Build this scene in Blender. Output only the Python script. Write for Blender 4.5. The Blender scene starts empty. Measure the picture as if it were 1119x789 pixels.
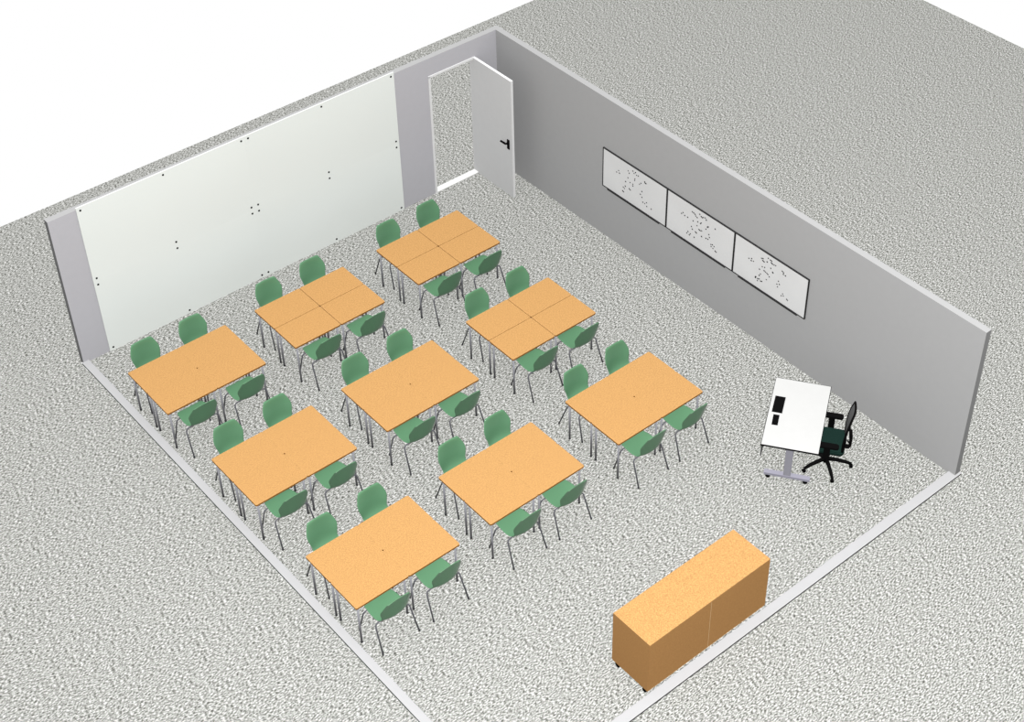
import bpy, bmesh, math, random
from mathutils import Vector, Matrix
random.seed(7)
SC = bpy.context.scene
COL = SC.collection
PI = math.pi

# ------------------------------------------------------------------ materials
def lin(c):
    c /= 255.0
    return c / 12.92 if c <= 0.04045 else ((c + 0.055) / 1.055) ** 2.4

def rgb(r, g, b, k=1.0):
    return (lin(r) * k, lin(g) * k, lin(b) * k, 1)

TRIM = {      # small corrections of single paints, per channel
 'grey_wall_paint': (1.27,) * 3, 'shaded_wall_paint': (1.19,) * 3, 'white_wall_panel': (1.23,) * 3, 'panel_edge': (1.23,) * 3,
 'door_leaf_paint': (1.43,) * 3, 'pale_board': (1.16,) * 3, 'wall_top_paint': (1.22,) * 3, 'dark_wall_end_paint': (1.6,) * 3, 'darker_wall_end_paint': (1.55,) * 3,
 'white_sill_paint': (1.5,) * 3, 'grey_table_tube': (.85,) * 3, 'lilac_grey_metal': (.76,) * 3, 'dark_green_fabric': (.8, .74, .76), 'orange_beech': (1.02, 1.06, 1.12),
 'shaded_brown_wood': (1.38, 1.38, 1.48), 'green_shell_plastic': (1.40, 1.14, 1.20), 'pale_kerb_paint': (1.1,) * 3}

def mat(name, colour, rough=0.9, spec=0.0, metal=0.0, noise=None):
    """noise = (scale, amount, detail): a procedural brightness grain in object space"""
    k = TRIM.get(name, (1, 1, 1))
    colour = tuple(colour[i] * k[i] for i in range(3)) + (1,)
    m = bpy.data.materials.new(name)
    m.use_nodes = True
    nt = m.node_tree
    b = nt.nodes['Principled BSDF']
    b.inputs['Roughness'].default_value = rough
    b.inputs['Specular IOR Level'].default_value = spec
    b.inputs['Metallic'].default_value = metal
    sc, am, det = noise or (9.0, 0.012, 2.0)
    tc = nt.nodes.new('ShaderNodeTexCoord')
    n = nt.nodes.new('ShaderNodeTexNoise')
    n.inputs['Scale'].default_value = sc
    n.inputs['Detail'].default_value = det
    nt.links.new(tc.outputs['Object'], n.inputs['Vector'])
    r = nt.nodes.new('ShaderNodeValToRGB')
    r.color_ramp.elements[0].position = 0.25
    r.color_ramp.elements[1].position = 0.75
    r.color_ramp.elements[0].color = tuple(c * (1 - am) for c in colour[:3]) + (1,)
    r.color_ramp.elements[1].color = tuple(c * (1 + am) for c in colour[:3]) + (1,)
    nt.links.new(n.outputs['Fac'], r.inputs['Fac'])
    nt.links.new(r.outputs['Color'], b.inputs['Base Color'])
    return m

KU = 0.232      # albedo scale for surfaces that mostly face up (lights give them about 1/KU)
KV = 0.43      # the same for upright surfaces

def carpet():
    m = bpy.data.materials.new('speckled_carpet')
    m.use_nodes = True
    nt = m.node_tree
    b = nt.nodes['Principled BSDF']
    b.inputs['Roughness'].default_value = 1.0
    b.inputs['Specular IOR Level'].default_value = 0.0
    tc = nt.nodes.new('ShaderNodeTexCoord')
    def grain(scale, loc, rot=0.0, detail=1.0):
        mp = nt.nodes.new('ShaderNodeMapping')
        mp.inputs['Scale'].default_value = scale
        mp.inputs['Location'].default_value = loc
        mp.inputs['Rotation'].default_value = (0, 0, rot)
        n = nt.nodes.new('ShaderNodeTexNoise')
        n.inputs['Scale'].default_value = 1.0
        n.inputs['Detail'].default_value = detail
        n.inputs['Roughness'].default_value = 0.6
        nt.links.new(tc.outputs['Object'], mp.inputs['Vector'])
        nt.links.new(mp.outputs['Vector'], n.inputs['Vector'])
        return n.outputs['Fac']
    a = grain((25, 70, 1), (3, 7, 0), math.radians(4), 0.0)      # tufts in rows
    c = grain((76, 76, 1), (31, 17, 0), 0, 0.0)                  # fine speckle
    mix = nt.nodes.new('ShaderNodeMath'); mix.operation = 'MULTIPLY_ADD'
    mix.inputs[1].default_value = 0.60
    nt.links.new(a, mix.inputs[0])
    m2 = nt.nodes.new('ShaderNodeMath'); m2.operation = 'MULTIPLY'
    m2.inputs[1].default_value = 0.40
    nt.links.new(c, m2.inputs[0])
    nt.links.new(m2.outputs[0], mix.inputs[2])
    r = nt.nodes.new('ShaderNodeValToRGB')
    e = r.color_ramp.elements
    e[0].position = 0.33; e[0].color = rgb(90, 90, 82, KU)
    e[1].position = 0.67; e[1].color = rgb(255, 255, 252, KU * 1.31)
    k = r.color_ramp.elements.new(0.5); k.color = rgb(199, 200, 194, KU)
    nt.links.new(mix.outputs[0], r.inputs['Fac'])
    nt.links.new(r.outputs['Color'], b.inputs['Base Color'])
    return m

M = {
 'carpet': carpet(),
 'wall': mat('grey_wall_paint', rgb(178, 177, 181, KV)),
 'wall_right': mat('shaded_wall_paint', rgb(166, 166, 166, KV)),  # same paint as the back wall, darkened for the weaker light on this side
 'wall_top': mat('wall_top_paint', rgb(208, 208, 208, KU)),
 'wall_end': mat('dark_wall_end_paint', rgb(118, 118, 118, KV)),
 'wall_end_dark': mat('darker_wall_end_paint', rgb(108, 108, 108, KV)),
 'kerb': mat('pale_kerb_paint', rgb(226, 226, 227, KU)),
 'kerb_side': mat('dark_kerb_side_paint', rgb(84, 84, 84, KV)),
 'panel': mat('white_wall_panel', rgb(225, 229, 225, KV), noise=(0.35, .03, 1)),
 'panel_edge': mat('panel_edge', rgb(212, 214, 212, KV)),
 'fixing': mat('black_fixing', rgb(20, 20, 20, KV)),
 'board': mat('pale_board', rgb(218, 218, 218, KV), noise=(2, .03, 1)),
 'board_frame': mat('dark_board_frame', rgb(52, 52, 52, KV)),
 'ink': mat('black_ink', rgb(24, 24, 24, KV)),
 'door': mat('door_leaf_paint', rgb(187, 187, 187, KV)),
 'door_white': mat('white_door_paint', rgb(240, 240, 240, KV)),
 'sill': mat('white_sill_paint', rgb(250, 250, 248, KU)),
 'black': mat('black_plastic', rgb(16, 16, 16, KV), rough=.6),
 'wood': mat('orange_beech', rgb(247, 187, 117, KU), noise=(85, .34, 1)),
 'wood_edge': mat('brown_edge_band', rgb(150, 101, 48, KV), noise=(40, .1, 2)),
 'wood_side_shaded': mat('shaded_brown_wood', rgb(158, 118, 72, KV), noise=(45, .09, 3)),  # slightly browner wood, darkened further to stand for shade on upright faces
 'wood_gap': mat('pale_joint_strip', rgb(236, 205, 160, KV)),
 'steel': mat('grey_table_tube', rgb(150, 150, 156, KV), rough=.5, spec=.2),
 'dark_steel': mat('dark_chair_tube', rgb(88, 88, 94, KV), rough=.5, spec=.2),
 'foot': mat('dark_foot_cap', rgb(60, 60, 62, KV)),
 'green': mat('green_shell_plastic', rgb(108, 172, 128, KU), rough=.14, spec=.14, noise=(3, .04, 1)),
 'desk_white': mat('white_desktop', rgb(254, 254, 252, KU * 1.05)),
 'desk_edge': mat('black_edge_band', rgb(22, 22, 22, KV)),
 'desk_metal': mat('lilac_grey_metal', rgb(172, 170, 184, KV), rough=.6),
 'desk_column': mat('shaded_column_metal', rgb(150, 149, 158, KV), rough=.6),  # desk metal again, with the shade on the column put into its colour
 'desk_panel': mat('grey_modesty_panel', rgb(92, 92, 92, KV)),
 'seat_fabric': mat('dark_green_fabric', rgb(44, 74, 66, KU), noise=(60, .2, 2)),
 'mesh_back': mat('grey_back_fabric', rgb(112, 112, 112, KV), noise=(60, .12, 2)),
}

# ------------------------------------------------------------------ mesh helpers
class MB:
    def __init__(self):
        self.bm = bmesh.new()
    def box(self, x0, x1, y0, y1, z0, z1, mi=0, bev=0.0, face_mi=None):
        vs = [self.bm.verts.new((x, y, z)) for x in (x0, x1) for y in (y0, y1) for z in (z0, z1)]
        idx = {'-x': (0, 1, 3, 2), '+x': (4, 6, 7, 5), '-y': (0, 4, 5, 1), '+y': (2, 3, 7, 6), '-z': (0, 2, 6, 4), '+z': (1, 5, 7, 3)}
        fs = []
        for k, q in idx.items():
            f = self.bm.faces.new([vs[i] for i in q])
            f.material_index = (face_mi or {}).get(k, mi)
            fs.append(f)
        if bev:
            es = list({e for f in fs for e in f.edges})
            bmesh.ops.bevel(self.bm, geom=es, offset=bev, segments=2, affect='EDGES', profile=.6)
        return self
    def prism(self, pts, z0, z1, mi=0, side_mi=None):
        """a flat slab with outline pts (counter-clockwise), sides with their own material"""
        lo = [self.bm.verts.new((x, y, z0)) for x, y in pts]
        hi = [self.bm.verts.new((x, y, z1)) for x, y in pts]
        f = self.bm.faces.new(hi); f.material_index = mi
        f = self.bm.faces.new(lo[::-1]); f.material_index = mi if side_mi is None else side_mi
        n = len(pts)
        for i in range(n):
            f = self.bm.faces.new([lo[i], lo[(i + 1) % n], hi[(i + 1) % n], hi[i]])
            f.material_index = mi if side_mi is None else side_mi
        return self
    def tube(self, path, r, seg=10, mi=0, closed=False):
        """a tube along a list of points; r a number or a list"""
        P = [Vector(p) for p in path]
        rs = r if isinstance(r, (list, tuple)) else [r] * len(P)
        rings = []
        up = None
        for i, p in enumerate(P):
            if i == 0: t = P[1] - P[0]
            elif i == len(P) - 1: t = P[-1] - P[-2]
            else: t = (P[i + 1] - P[i]).normalized() + (P[i] - P[i - 1]).normalized()
            t.normalize()
            if up is None:
                up = Vector((1, 0, 0)) if abs(t.x) < .9 else Vector((0, 1, 0))
            a = (up - t * up.dot(t)).normalized()
            b = t.cross(a)
            up = a
            rings.append([self.bm.verts.new(p + (a * math.cos(2 * PI * k / seg) + b * math.sin(2 * PI * k / seg)) * rs[i]) for k in range(seg)])
        for i in range(len(rings) - 1):
            for k in range(seg):
                f = self.bm.faces.new([rings[i][k], rings[i][(k + 1) % seg], rings[i + 1][(k + 1) % seg], rings[i + 1][k]])
                f.smooth = True; f.material_index = mi
        self.bm.faces.new(rings[0][::-1]).material_index = mi
        self.bm.faces.new(rings[-1]).material_index = mi
        return self
    def cyl(self, a, b, r, seg=14, mi=0):
        return self.tube([a, b], r, seg, mi)
    def build(self, name, mats, parent=None, loc=None, matrix=None):
        if matrix is not None:
            self.bm.transform(matrix)
        bmesh.ops.recalc_face_normals(self.bm, faces=self.bm.faces)
        me = bpy.data.meshes.new(name)
        self.bm.to_mesh(me); self.bm.free()
        for m in (mats if isinstance(mats, (list, tuple)) else [mats]):
            me.materials.append(m)
        o = bpy.data.objects.new(name, me)
        COL.objects.link(o)
        if parent: o.parent = parent
        if loc: o.location = loc
        return o

def bend(pts, rad, n=5):
    """rounds the inner corners of a polyline"""
    P = [Vector(p) for p in pts]
    out = [P[0]]
    for i in range(1, len(P) - 1):
        a = (P[i - 1] - P[i]); b = (P[i + 1] - P[i])
        d = min(rad, a.length * .49, b.length * .49)
        s, e = P[i] + a.normalized() * d, P[i] + b.normalized() * d
        for k in range(n + 1):
            t = k / n
            out.append(s * (1 - t) ** 2 + P[i] * 2 * t * (1 - t) + e * t * t)
    out.append(P[-1])
    return out

def rounded(x0, x1, y0, y1, r, n=4):
    pts = []
    for cx, cy, a0 in ((x1 - r, y1 - r, 0), (x0 + r, y1 - r, 90), (x0 + r, y0 + r, 180), (x1 - r, y0 + r, 270)):
        for k in range(n + 1):
            a = math.radians(a0 + 90 * k / n)
            pts.append((cx + r * math.cos(a), cy + r * math.sin(a)))
    return pts

def empty(name, label, cat, loc=(0, 0, 0), rz=0, group=None):
    o = bpy.data.objects.new(name, None)
    o.empty_display_size = .1
    COL.objects.link(o)
    o.location = loc; o.rotation_euler = (0, 0, rz)
    o['label'] = label; o['category'] = cat
    if group: o['group'] = group
    return o

def structure(o, label=None, cat=None):
    o['kind'] = 'structure'
    if label: o['label'] = label
    if cat: o['category'] = cat
    return o

def copy_tree(o, parent=None):
    c = o.copy(); COL.objects.link(c)
    if parent: c.parent = parent
    for ch in list(o.children):
        copy_tree(ch, c)
    return c

# ------------------------------------------------------------------ the setting
XW, YW, HW = -8.20, -10.235, 2.707         # inner left edge, near edge, wall height
TW = 0.105                                  # wall thickness
XI, YI = -8.11, -10.125                     # inner edges of the kerbs
DX0, DX1, DH = -1.440, -0.471, 2.371        # door opening

# carpet inside the room and the same carpet around it (a ring, so nothing is coplanar)
fl = MB()
fl.box(XI, 0, YI, 0, -.05, 0)
structure(fl.build('floor', M['carpet']), 'grey speckled carpet floor of the classroom', 'floor')
gr = MB()
ox0, ox1, oy0, oy1 = -8.225, TW, -10.27, TW
for a in ((-24, ox0, -26, 4.06), (ox1, 10.28, -26, 4.06), (ox0, ox1, -26, oy0), (ox0, ox1, oy1, 4.06)):
    gr.box(a[0], a[1], a[2], a[3], -.05, 0)
structure(gr.build('ground', M['carpet']), 'grey speckled carpet stretching out around the roofless room', 'ground')

# wall with the white panels, door opening cut out (faces: 0 paint, 1 top, 2 end)
w = MB()
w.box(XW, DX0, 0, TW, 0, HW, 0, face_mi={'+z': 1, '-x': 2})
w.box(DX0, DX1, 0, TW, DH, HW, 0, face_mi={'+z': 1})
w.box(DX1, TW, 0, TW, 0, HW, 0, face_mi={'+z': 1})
structure(w.build('wall_back', [M['wall'], M['wall_top'], M['wall_end_dark']]), 'grey back wall carrying the white panels and the door', 'wall')
w = MB()
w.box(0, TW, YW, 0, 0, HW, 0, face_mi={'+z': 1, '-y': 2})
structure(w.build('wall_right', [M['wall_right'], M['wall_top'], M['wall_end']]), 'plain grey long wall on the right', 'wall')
w = MB()
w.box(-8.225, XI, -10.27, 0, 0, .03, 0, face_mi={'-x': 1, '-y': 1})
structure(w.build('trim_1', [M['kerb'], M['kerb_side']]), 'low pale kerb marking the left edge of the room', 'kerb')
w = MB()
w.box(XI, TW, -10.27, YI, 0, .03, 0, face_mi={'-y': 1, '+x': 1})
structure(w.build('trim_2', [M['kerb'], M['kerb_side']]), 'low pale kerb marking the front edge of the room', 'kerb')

# door: frame, sill, leaf standing open into the room
d = bpy.data.objects.new('door_1', None); COL.objects.link(d); d.location = (DX1, 0, 0)
structure(d, 'pale grey door standing open into the room with black lever handle', 'door')
f = MB()
f.box(DX0 - DX1 - .005, DX0 - DX1 + .035, -.012, TW + .012, 0, DH)
f.box(DX0 - DX1 - .005, .005, -.012, TW + .012, DH - .035, DH + .005)
f.box(-.020, .005, .004, TW + .012, 0, DH - .035, 1)
f.build('door_frame', [M['door_white'], M['door']], d)
s = MB(); s.box(DX0 - DX1 + .035, -.02, -.01, TW + .01, 0, .018); s.build('door_sill', M['sill'], d)
lf = MB()
lf.box(-.036, .012, -1.0, -.014, .012, DH - .004, 0, face_mi={'+z': 1, '-y': 1})
leaf = lf.build('door_leaf', [M['door'], M['door_white']], d)
h = MB()
h.box(-.050, -.036, -.935, -.875, .985, 1.175, bev=.003)
h.tube(bend([(-.036, -.90, 1.11), (-.095, -.90, 1.11), (-.095, -.765, 1.105)], .02), .018, 8)
h.cyl((-.058, -.905, 1.02), (-.036, -.905, 1.02), .014)
h.build('door_handle', M['black'], leaf)
h = MB()
h.box(.012, .026, -.935, -.875, .985, 1.175, bev=.003)
h.tube(bend([(.012, -.90, 1.11), (.072, -.90, 1.11), (.072, -.765, 1.105)], .02), .018, 8)
h.build('door_handle', M['black'], leaf)

# ------------------------------------------------------------------ white panels on the back wall
PX = (-7.757, -4.938, -2.128); PZ = (0.004, 1.372, 2.748)
for iz, vert in ((1, 'upper'), (0, 'lower')):
    for ix, hor in ((0, 'left'), (1, 'right')):
        x0, x1, z0, z1 = PX[ix], PX[ix + 1], PZ[iz], PZ[iz + 1]
        beside = {('upper', 'left'): 'at the free end of the wall', ('upper', 'right'): 'beside the door',
                  ('lower', 'left'): 'down to the floor', ('lower', 'right'): 'down to the floor beside the door'}[(vert, hor)]
        p = empty('wall_panel', '%s %s panel of the big white wall board, %s' % (vert, hor, beside), 'white board',
                  ((x0 + x1) / 2, -.02, z0), 0, 'white panels on the back wall')
        hw, hh = (x1 - x0) / 2, z1 - z0
        b = MB(); b.box(-hw + .0001, hw - .0001, 0, .0195, .0001, hh - .0001, 0, face_mi={'+z': 1, '-x': 1, '+x': 1})
        b.build('panel_sheet', [M['panel'], M['panel_edge']], p)
        for fx in (-hw + .061, 0, hw - .061):
            for fz in (.060, hh - .060):
                q = MB()
                q.cyl((fx, .001, fz), (fx, -.006, fz), .0165, 12)
                q.cyl((fx, -.006, fz), (fx, -.010, fz), .010, 10)
                q.build('fixing', M['fixing'], p)

# ------------------------------------------------------------------ three boards on the right wall
MARKS = [
 [(-3.082,1.449),(-3.128,1.501),(-3.149,1.461),(-3.351,1.616),(-3.377,1.584),(-3.461,1.67),(-3.49,1.64),(-3.521,1.673),(-3.55,1.636),(-3.59,1.642),(-3.513,1.544),(-3.509,1.514),(-3.351,1.479),(-3.299,1.377),(-3.403,1.415),(-3.469,1.417),(-3.47,1.383),(-3.391,1.283),(-3.414,1.272),(-3.248,1.239),(-3.294,1.283),(-3.276,1.227),(-3.237,1.159),(-3.26,1.152),(-3.624,1.502),(-3.655,1.535),(-3.741,1.611),(-3.769,1.592),(-3.747,1.592),(-3.683,1.39),(-3.651,1.318),(-3.688,1.278),(-3.714,1.196),(-3.76,1.194),(-3.799,1.232),(-3.808,1.163),(-3.911,1.168)],
 [(-4.59,1.469),(-4.622,1.502),(-4.661,1.468),(-4.728,1.472),(-4.82,1.63),(-4.851,1.625),(-4.882,1.616),(-4.899,1.592),(-4.931,1.581),(-4.98,1.672),(-5.015,1.647),(-5.041,1.64),(-5.102,1.67),(-5.125,1.643),(-5.065,1.658),(-4.849,1.47),(-4.949,1.509),(-5.024,1.529),(-5.008,1.509),(-4.937,1.427),(-5.176,1.542),(-5.159,1.524),(-5.131,1.471),(-5.324,1.583),(-4.82,1.344),(-4.843,1.305),(-4.985,1.378),(-5.011,1.375),(-5.043,1.387),(-4.914,1.292),(-4.933,1.284),(-4.728,1.165),(-4.752,1.206),(-4.805,1.194),(-4.786,1.16),(-4.892,1.174),(-5.049,1.279),(-5.144,1.301),(-5.199,1.405),(-5.216,1.359),(-5.187,1.308),(-5.256,1.246),(-5.288,1.258),(-5.327,1.247),(-5.266,1.211),(-5.306,1.196),(-5.358,1.174),(-5.379,1.166)],
 [(-6.054,1.451),(-6.109,1.48),(-6.106,1.438),(-6.15,1.453),(-6.304,1.602),(-6.333,1.614),(-6.332,1.574),(-6.358,1.567),(-6.417,1.602),(-6.433,1.679),(-6.477,1.671),(-6.502,1.669),(-6.501,1.634),(-6.522,1.624),(-6.556,1.626),(-6.588,1.633),(-6.332,1.458),(-6.381,1.473),(-6.283,1.38),(-6.376,1.407),(-6.402,1.399),(-6.432,1.394),(-6.454,1.384),(-6.5,1.529),(-6.543,1.479),(-6.549,1.473),(-6.726,1.609),(-6.752,1.597),(-6.751,1.566),(-6.793,1.564),(-6.311,1.304),(-6.29,1.265),(-6.225,1.201),(-6.217,1.18),(-6.268,1.187),(-6.297,1.2),(-6.264,1.149),(-6.325,1.175),(-6.349,1.185),(-6.436,1.272),(-6.487,1.357),(-6.673,1.386),(-6.649,1.316),(-6.696,1.339),(-6.666,1.275),(-6.779,1.209),(-6.755,1.158),(-6.795,1.179),(-6.867,1.158),(-6.885,1.15)]]
BY = (-2.746, -4.259, -5.741, -7.246); BZ0, BZ1 = 1.006, 1.764
for i, place in enumerate(('leftmost, nearest the door', 'middle of three', 'rightmost, nearest the desk')):
    y1, y0 = BY[i] - .001, BY[i + 1] + .001
    o = empty('notice_board', 'pale framed board with black marks, right wall, ' + place, 'board', (0, (y0 + y1) / 2, BZ0), 0, 'boards on the right wall')
    hw, hh = (y1 - y0) / 2, BZ1 - BZ0
    b = MB(); b.box(-.018, -.001, -hw + .012, hw - .012, .012, hh - .012); b.build('board_sheet', M['board'], o)
    t = .015
    b = MB()
    b.box(-.025, -.001, -hw, hw, 0, t); b.box(-.025, -.001, -hw, hw, hh - t, hh)
    b.box(-.025, -.001, -hw, -hw + t, t, hh - t); b.box(-.025, -.001, hw - t, hw, t, hh - t)
    b.build('board_frame', M['board_frame'], o)
    b = MB(); b.box(-.044, -.025, -hw + .14, hw - .14, -.006, .004); b.box(-.044, -.040, -hw + .14, hw - .14, .004, .012)
    b.build('pen_tray', M['board_frame'], o)
    b = MB()
    cy = (y0 + y1) / 2
    for (my, mz) in MARKS[i]:
        s = random.uniform(.009, .0115)
        yy, zz = my - cy, mz - BZ0
        b.box(-.0195, -.0178, yy - s * 1.1, yy + s * 1.1, zz - s, zz + s)
    b.build('writing', M['ink'], o)

# ------------------------------------------------------------------ pupils' tables, four to a group
TA, TB, TH, TT = .8207, .5693, .74, .026      # one table: length, depth, height, top thickness
def make_table(gap, name='school_table'):
    o = empty(name, '', 'table')
    hx, hy = TA / 2 - gap, TB / 2 - gap
    b = MB()
    pts = rounded(-hx, hx, -hy, hy, .022)
    b.prism(pts, TH - TT, TH, 0, 1)
    b.build('tabletop', [M['wood'], M['wood_edge']], o)
    b = MB()
    lx, ly = TA / 2 - .05, TB / 2 - .05
    z0, z1 = TH - TT - .035, TH - TT
    b.box(-lx, lx, ly - .009, ly + .009, z0, z1); b.box(-lx, lx, -ly - .009, -ly + .009, z0, z1)
    b.box(-lx - .009, -lx + .009, -ly, ly, z0, z1); b.box(lx - .009, lx + .009, -ly, ly, z0, z1)
    b.build('table_frame', M['steel'], o)
    for sx in (-1, 1):
        for sy in (-1, 1):
            b = MB()
            b.cyl((sx * lx, sy * ly, .012), (sx * lx, sy * ly, TH - TT), .0145, 12)
            leg = b.build('leg', M['steel'], o)
            b = MB(); b.cyl((sx * lx, sy * ly, 0), (sx * lx, sy * ly, .03), .0165, 12)
            b.build('foot_cap', M['foot'], leg)
    return o

# ------------------------------------------------------------------ green shell chairs
def make_shell():
    # centre line y, z, half width, lift of the sides (along the surface normal)
    prof = [(.268,.440,.150,.000),(.262,.452,.182,.002),(.235,.464,.206,.006),(.17,.468,.221,.012),(.08,.462,.232,.018),(-.01,.455,.236,.024),
            (-.085,.452,.232,.030),(-.140,.460,.218,.034),(-.182,.484,.199,.038),(-.210,.525,.199,.042),(-.226,.575,.209,.046),(-.238,.635,.223,.050),
            (-.248,.700,.238,.046),(-.258,.760,.229,.032),(-.268,.815,.209,.018),(-.277,.860,.189,.010),(-.282,.880,.178,.007),(-.287,.890,.169,.006),(-.291,.893,.163,.005),(-.294,.890,.159,.005)]
    bm = bmesh.new(); NX = 13
    rows = []
    n = len(prof)
    for i, (y, z, hw, lift) in enumerate(prof):
        a = prof[max(0, i - 1)]; c = prof[min(n - 1, i + 1)]
        ty, tz = c[0] - a[0], c[1] - a[1]
        L = math.hypot(ty, tz); ty /= L; tz /= L
        ny, nz = tz, -ty                         # normal towards the sitter
        if nz < 0 and i < 6: ny, nz = -ny, -nz
        row = []
        for k in range(NX):
            u = -1 + 2 * k / (NX - 1)
            l = lift * abs(u) ** 2.2
            row.append(bm.verts.new((u * hw, y + ny * l, z + nz * l + .016 * (1 - u * u) * max(0, (z - .78) / .11))))
        rows.append(row)
    for i in range(n - 1):
        for k in range(NX - 1):
            f = bm.faces.new([rows[i][k], rows[i][k + 1], rows[i + 1][k + 1], rows[i + 1][k]])
            f.smooth = True
    bmesh.ops.recalc_face_normals(bm, faces=bm.faces)
    me = bpy.data.meshes.new('seat_shell'); bm.to_mesh(me); bm.free()
    me.materials.append(M['green'])
    o = bpy.data.objects.new('seat_shell', me); COL.objects.link(o)
    so = o.modifiers.new('thick', 'SOLIDIFY'); so.thickness = .011; so.offset = 0
    sb = o.modifiers.new('smooth', 'SUBSURF'); sb.levels = 1; sb.render_levels = 1
    dg = bpy.context.evaluated_depsgraph_get()
    me2 = bpy.data.meshes.new_from_object(o.evaluated_get(dg))
    me2.name = 'seat_shell'
    for p in me2.polygons: p.use_smooth = True
    o.modifiers.clear(); o.data = me2
    bpy.data.meshes.remove(me)
    return o

def make_chair():
    o = empty('school_chair', '', 'chair')
    sh = make_shell(); sh.parent = o
    r = .0105
    for sy, yt, yf in ((-1, -.100, -.255), (1, .150, .262)):
        for sx in (-1, 1):
            b = MB()
            b.tube(bend([(0, yt, .437 if sy < 0 else .440), (sx * .262, yt, .437), (sx * .287, yf, .008)], .055, 6), r, 10)
            leg = b.build('leg', M['dark_steel'], o)
            b = MB(); b.cyl((sx * .2863, yf - sy * .004, .030), (sx * .2875, yf, 0), .0135, 10)
            b.build('foot_cap', M['foot'], leg)
    b = MB()
    for sx in (-1, 1):
        b.tube([(sx * .12, -.10, .437), (sx * .12, .15, .439)], .009, 8)
    b.tube([(-.12, .02, .438), (.12, .02, .438)], .009, 8)
    b.build('seat_frame', M['dark_steel'], o)
    return o

GROUPS = [  # centre x, centre y, words, gap between the tops
 (-7.278, -2.001, 'left group by the white panels', .0007),
 (-5.130, -2.001, 'middle group by the white panels', .0030),
 (-2.862, -2.001, 'group nearest the open door', .0038),
 (-7.278, -4.309, 'left group of the middle row', .0007),
 (-5.130, -4.309, "group in the room's centre", .0007),
 (-2.862, -4.309, 'right group of the middle row', .0038),
 (-7.278, -6.613, 'left group of the front row', .0007),
 (-5.130, -6.613, 'middle group of the front row', .0007),
 (-2.862, -6.613, "group nearest the teacher's desk", .0007)]
tight = make_table(.0002)
used = False
chair0 = make_chair(); chair_used = False
first_loose = None
for gx, gy, words, gap in GROUPS:
    for sx, sy, pos in ((-1, 1, 'leftmost'), (1, 1, 'rearmost'), (-1, -1, 'frontmost'), (1, -1, 'rightmost')):
        if gap < .001:
            t = copy_tree(tight) if used else tight
            used = True
        else:
            if first_loose is None:
                t = first_loose = make_table(.0034)
            else:
                t = copy_tree(first_loose)
        t.location = (gx + sx * TA / 2, gy + sy * TB / 2, 0)
        t['label'] = 'orange-topped wooden table, %s of four in the %s' % (pos, words)
        t['category'] = 'table'
        t['group'] = 'pupils\' tables pushed together in fours'
    for sx, sy in ((-1, 1), (1, 1), (-1, -1), (1, -1)):
        c = copy_tree(chair0) if chair_used else chair0
        chair_used = True
        c.location = (gx + (.41 if sx > 0 else -.395), gy + sy * .604, 0)
        c.rotation_euler = (0, 0, 0 if sy < 0 else PI)
        c['label'] = 'green shell chair %s, %s of two, %s' % ('facing the camera' if sy > 0 else 'seen from behind', 'left' if sx < 0 else 'right', words)
        c['category'] = 'chair'
        c['group'] = 'green shell chairs around the tables'

# ------------------------------------------------------------------ low rolling cabinet by the front kerb
cx0, cx1, cy0, cy1, cz0, cz1 = -5.851, -3.764, -10.122, -9.464, .08, .985
o = empty('low_cabinet', 'long low orange wooden cabinet on castors by the front kerb', 'cabinet', ((cx0 + cx1) / 2, (cy0 + cy1) / 2, 0))
hx, hy = (cx1 - cx0) / 2, (cy1 - cy0) / 2
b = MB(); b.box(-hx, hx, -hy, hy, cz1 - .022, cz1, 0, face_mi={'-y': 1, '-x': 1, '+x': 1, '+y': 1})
b.build('cabinet_top', [M['wood'], M['wood_side_shaded']], o)
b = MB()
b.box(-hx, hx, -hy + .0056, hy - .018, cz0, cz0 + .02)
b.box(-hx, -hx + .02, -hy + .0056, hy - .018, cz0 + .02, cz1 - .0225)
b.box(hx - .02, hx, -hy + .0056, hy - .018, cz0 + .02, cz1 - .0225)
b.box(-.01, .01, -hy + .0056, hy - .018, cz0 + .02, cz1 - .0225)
b.build('cabinet_body', M['wood_side_shaded'], o)
b = MB(); b.box(-.0022, .0022, -hy - .0005, -hy + .0054, cz0 + .0035, cz1 - .0225)
b.box(-hx + .02, hx - .02, -hy - .0005, -hy + .0054, cz0 - .002, cz0 + .0035)
b.build('joint_strip', M['wood_gap'], o)['label'] = 'pale strip showing in the joint between the back panels'
for s in (-1, 1):
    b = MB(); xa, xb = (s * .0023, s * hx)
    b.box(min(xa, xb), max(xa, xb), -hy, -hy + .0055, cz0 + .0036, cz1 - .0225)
    b.build('back_panel', M['wood_side_shaded'], o)
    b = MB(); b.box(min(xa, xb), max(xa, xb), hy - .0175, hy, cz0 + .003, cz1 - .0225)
    dr = b.build('door', M['wood_side_shaded'], o)
    b = MB(); b.tube(bend([(s * .06, hy, .50), (s * .06, hy + .03, .50), (s * .06, hy + .03, .64), (s * .06, hy, .64)], .012), .005, 8)
    b.build('handle', M['steel'], dr)
for px in (-hx + .026, 0, hx - .026):
    for py in (-hy + .07, hy - .09):
        b = MB()
        b.cyl((px - .016, py, .036), (px + .016, py, .036), .036, 20)
        b.cyl((px, py, .03), (px, py, cz0), .012, 10)
        b.box(px - .022, px + .022, py - .016, py + .016, .050, cz0 - .0001, bev=.003)
        b.build('castor', M['black'], o)

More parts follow.
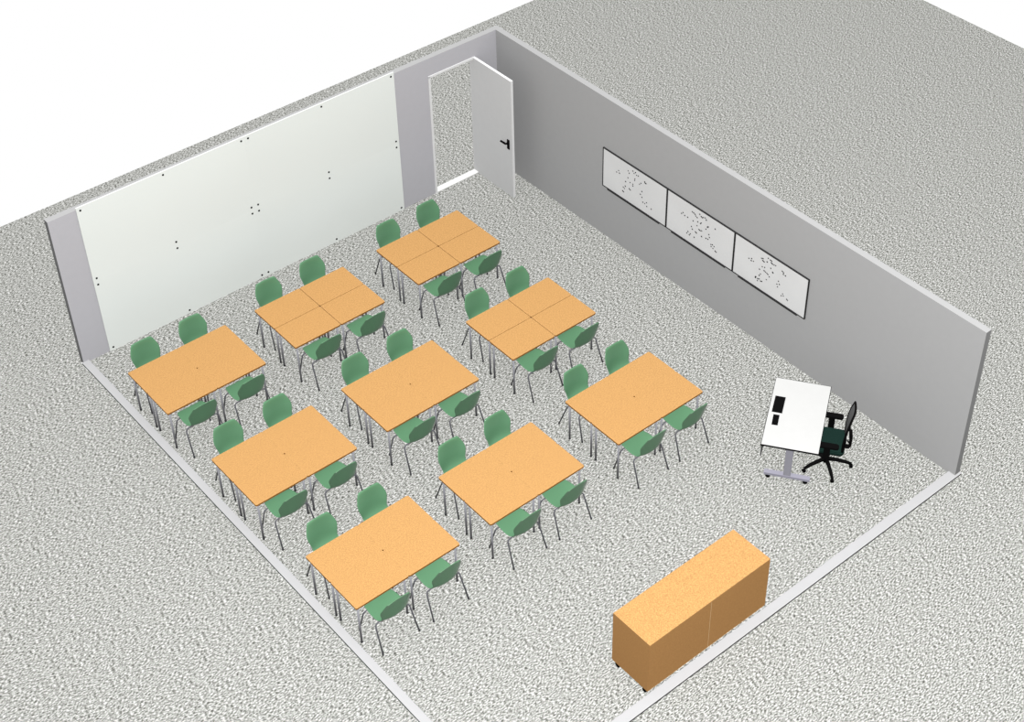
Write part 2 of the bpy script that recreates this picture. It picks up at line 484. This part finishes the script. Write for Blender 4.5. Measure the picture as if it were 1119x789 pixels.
# ------------------------------------------------------------------ teacher's desk (local x = along, y = towards the chair)
A, B, C, D = Vector((-1.035, -7.658)), Vector((-.566, -8.316)), Vector((-1.740, -9.130)), Vector((-2.175, -8.452))
dc = (A + B + C + D) / 4
ax = ((A - D) + (B - C)).normalized()            # along the long side, away from the camera
dang = math.atan2(ax.y, ax.x)
dl, dd = 1.412, .806
o = empty('teacher_desk', "white teacher's desk with black edge on a grey T-foot frame with castors", 'desk', (dc.x, dc.y, 0), dang)
b = MB()
b.prism(rounded(-dl / 2, dl / 2, -dd / 2, dd / 2, .008, 2), .715, .74, 1, 1)
b.prism(rounded(-dl / 2 + .007, dl / 2 - .007, -dd / 2 + .007, dd / 2 - .007, .006, 2), .7395, .7412, 0, 0)
b.build('desktop', [M['desk_white'], M['desk_edge']], o)
for s in (-1, 1):
    x = s * (dl / 2 - .13)
    b = MB(); b.box(x - .030, x + .030, -.052, .052, .11, .70, bev=.004)
    b.box(x - .04, x + .04, -.30, .30, .690, .7148, bev=.003)
    b.build('column', M['desk_column'], o)
    b = MB()
    b.prism([(x - .038, -.325), (x + .038, -.325), (x + .038, .325), (x - .038, .325)], .075, .115)
    ft = b.build('foot', M['desk_metal'], o)
    for yy in (-.265, .265):
        b = MB()
        b.cyl((x - .018, yy, .034), (x + .018, yy, .034), .034, 18)
        b.box(x - .026, x + .026, yy - .022, yy + .03, .045, .0748, bev=.003)
        b.build('castor', M['black'], ft)
b = MB(); b.box(-dl / 2 + .158, dl / 2 - .158, -.03, .03, .645, .689); b.build('cross_beam', M['desk_metal'], o)
b = MB(); b.box(-dl / 2 + .01, dl / 2 - .01, dd / 2 - .022, dd / 2 - .006, .50, .7148); b.build('modesty_panel', M['desk_panel'], o)

def desk_box(name, corners, label, h):
    P = [Vector(c) for c in corners]
    c = sum(P, Vector((0, 0))) / 4
    ex = ((P[0] - P[3]) + (P[1] - P[2])) / 2
    ey = ((P[0] - P[1]) + (P[3] - P[2])) / 2
    L, Wd = ex.length, ey.length
    o = empty(name, label, 'desk box', (c.x, c.y, .7412), math.atan2(ex.y, ex.x), 'black boxes on the desk')
    b = MB(); b.box(-L / 2, L / 2, -Wd / 2, Wd / 2, 0, h * .6, bev=.003); b.build('box_base', M['black'], o)
    b = MB(); b.box(-L / 2 + .006, L / 2 - .006, -Wd / 2 + .006, Wd / 2 - .006, h * .6, h, bev=.002)
    b.cyl((L / 2 - .04, 0, h - .001), (L / 2 - .04, 0, h + .001), .006)
    b.build('lid', M['black'], o)
desk_box('flat_box', [(-1.332, -7.928), (-1.236, -8.046), (-1.522, -8.236), (-1.600, -8.114)], 'larger flat black rectangular box on the white desk', .016)
desk_box('flat_box', [(-1.622, -8.168), (-1.575, -8.240), (-1.743, -8.362), (-1.794, -8.291)], 'smaller flat black rectangular box on the white desk', .012)

# ------------------------------------------------------------------ office chair (local +y is the way it faces)
cpos = Vector((-1.20, -8.865))
face = Vector((-.58, .814)).normalized()
crot = math.atan2(face.y, face.x) - PI / 2
o = empty('office_chair', "black swivel office chair with dark green seat behind the teacher's desk", 'office chair', (cpos.x, cpos.y, 0), crot)
# five-star base: one arm measured in the photo points at (-1.397,-9.17)
a0 = math.atan2(-9.17 + 8.865, -1.397 + 1.20) - crot
b = MB()
b.cyl((0, 0, .06), (0, 0, .135), .04, 16)
for k in range(5):
    a = a0 + 2 * PI * k / 5
    u = Vector((math.cos(a), math.sin(a), 0))
    b.tube([u * .02 + Vector((0, 0, .118)), u * .15 + Vector((0, 0, .116)), u * .28 + Vector((0, 0, .095)), u * .362 + Vector((0, 0, .066))], [.032, .029, .026, .022], 8)
b.build('star_base', M['black'], o)
for k in range(5):
    a = a0 + 2 * PI * k / 5
    u = Vector((math.cos(a), math.sin(a), 0)); n = Vector((-u.y, u.x, 0))
    p = u * .362 + Vector((0, 0, .027))
    b = MB(); b.cyl(p - n * .022, p - n * .004, .027, 16); b.cyl(p + n * .004, p + n * .022, .027, 16)
    b.cyl(p - n * .006, p + n * .006, .012, 8); b.cyl(p, p + Vector((0, 0, .03)), .009, 8)
    b.build('castor', M['black'], o)
b = MB(); b.cyl((0, 0, .13), (0, 0, .32), .036); b.cyl((0, 0, .32), (0, 0, .40), .022)
b.build('gas_lift', M['black'], o)
b = MB(); b.box(-.11, .11, -.14, .10, .395, .435, bev=.012)
b.box(-.035, .035, -.30, -.10, .405, .43, bev=.006)
b.build('seat_mechanism', M['black'], o)
b = MB()
b.prism(rounded(-.245, .245, -.235, .245, .07, 6), .435, .455, 1, 1)
b.prism(rounded(-.25, .25, -.24, .25, .075, 6), .455, .488, 0, 0)
b.prism(rounded(-.235, .235, -.225, .235, .07, 6), .488, .500, 0, 0)
b.build('seat', [M['seat_fabric'], M['black']], o)
for s in (-1, 1):
    b = MB()
    b.box(min(s * .10, s * .325), max(s * .10, s * .325), -.025, .035, .412, .432, bev=.004)
    b.box(min(s * .298, s * .325), max(s * .298, s * .325), -.045, .045, .415, .655, bev=.006)
    post = b.build('armrest', M['black'], o)
    b = MB(); b.prism(rounded(s * .31 - .048, s * .31 + .048, -.16, .125, .04, 5), .652, .684)
    b.build('arm_pad', M['black'], post)
# curved back: fabric in a black rim
def back_pt(u, v):
    z = .49 + .63 * v
    hw = .205 + .035 * math.sin(PI * min(1, v * 1.15)) - .03 * max(0, v - .8) / .2
    y = -.225 - .074 * v ** 1.3 + .018 * math.sin(PI * v)
    return Vector((u * hw, y + .022 * abs(u) ** 2, z))
bm = MB()
NU, NV = 12, 12
g = [[bm.bm.verts.new(back_pt(-1 + 2 * i / NU, j / NV)) for i in range(NU + 1)] for j in range(NV + 1)]
h2 = [[bm.bm.verts.new(back_pt(-1 + 2 * i / NU, j / NV) + Vector((0, -.012, 0))) for i in range(NU + 1)] for j in range(NV + 1)]
for j in range(NV):
    for i in range(NU):
        f = bm.bm.faces.new([g[j][i], g[j][i + 1], g[j + 1][i + 1], g[j + 1][i]]); f.smooth = True
        f = bm.bm.faces.new([h2[j][i], h2[j + 1][i], h2[j + 1][i + 1], h2[j][i + 1]]); f.smooth = True; f.material_index = 1
bk = bm.build('backrest', [M['mesh_back'], M['black']], o)
rim = [back_pt(-1 + 2 * i / NU, 0) for i in range(NU)] + [back_pt(1, j / NV) for j in range(NV)] + [back_pt(1 - 2 * i / NU, 1) for i in range(NU)] + [back_pt(-1, 1 - j / NV) for j in range(NV)]
rim = [p + Vector((0, -.006, 0)) for p in rim]
b = MB(); b.tube(rim + rim[:1], .016, 8); b.build('back_rim', M['black'], bk)
b = MB()
b.tube(bend([(0, -.25, .415), (0, -.300, .42), (0, -.305, .60), (0, -.285, .74)], .05), .022, 8)
for s in (-1, 1):
    b.tube([(0, -.30, .50), (s * .1, -.275, .60), (s * .17, -.258, .70)], .012, 8)
b.build('back_support', M['black'], o)

# ------------------------------------------------------------------ light, sky, camera
wd = bpy.data.worlds.new('white_sky'); SC.world = wd
wd.use_nodes = True
bg = wd.node_tree.nodes['Background']
bg.inputs['Color'].default_value = (1, 1, 1, 1)
bg.inputs['Strength'].default_value = 1.0

def sun(name, to_light, factor):
    l = bpy.data.lights.new(name, 'SUN')
    l.energy = factor * PI
    l.angle = math.radians(2)
    l.use_shadow = False
    ob = bpy.data.objects.new(name, l); COL.objects.link(ob)
    ob.rotation_euler = Vector(to_light).to_track_quat('Z', 'Y').to_euler()
    ob.location = (-4, -5, 12)
    return ob
sun('key_sun', (-.20, -.14, .97), 1.8)
pl = bpy.data.lights.new('added_fill', 'POINT')  # added fill light, no such fixture here; brightens the near end of the room
pl.use_shadow = False
pl.shadow_soft_size = .4
pl.energy = 21000
po = bpy.data.objects.new('added_fill', pl); COL.objects.link(po); po.location = (-9.5, -15.0, 14.5)

cam = bpy.data.cameras.new('camera')
co = bpy.data.objects.new('camera', cam); COL.objects.link(co)
FPX, PX0, PY0 = 1752.34, 618.42, 330.574
cam.sensor_fit = 'HORIZONTAL'; cam.sensor_width = 36
cam.lens = FPX * 36 / 1119
cam.shift_x = (559.5 - PX0) / 1119
cam.shift_y = (PY0 - 394.5) / 1119
cam.clip_end = 200
co.location = (-14.5159, -18.6116, 16.5134)
yaw, pitch = .71237, .69836
co.rotation_euler = (PI / 2 - pitch, 0, -yaw)
SC.camera = co
SC.view_settings.view_transform = 'Standard'
SC.view_settings.look = 'None'
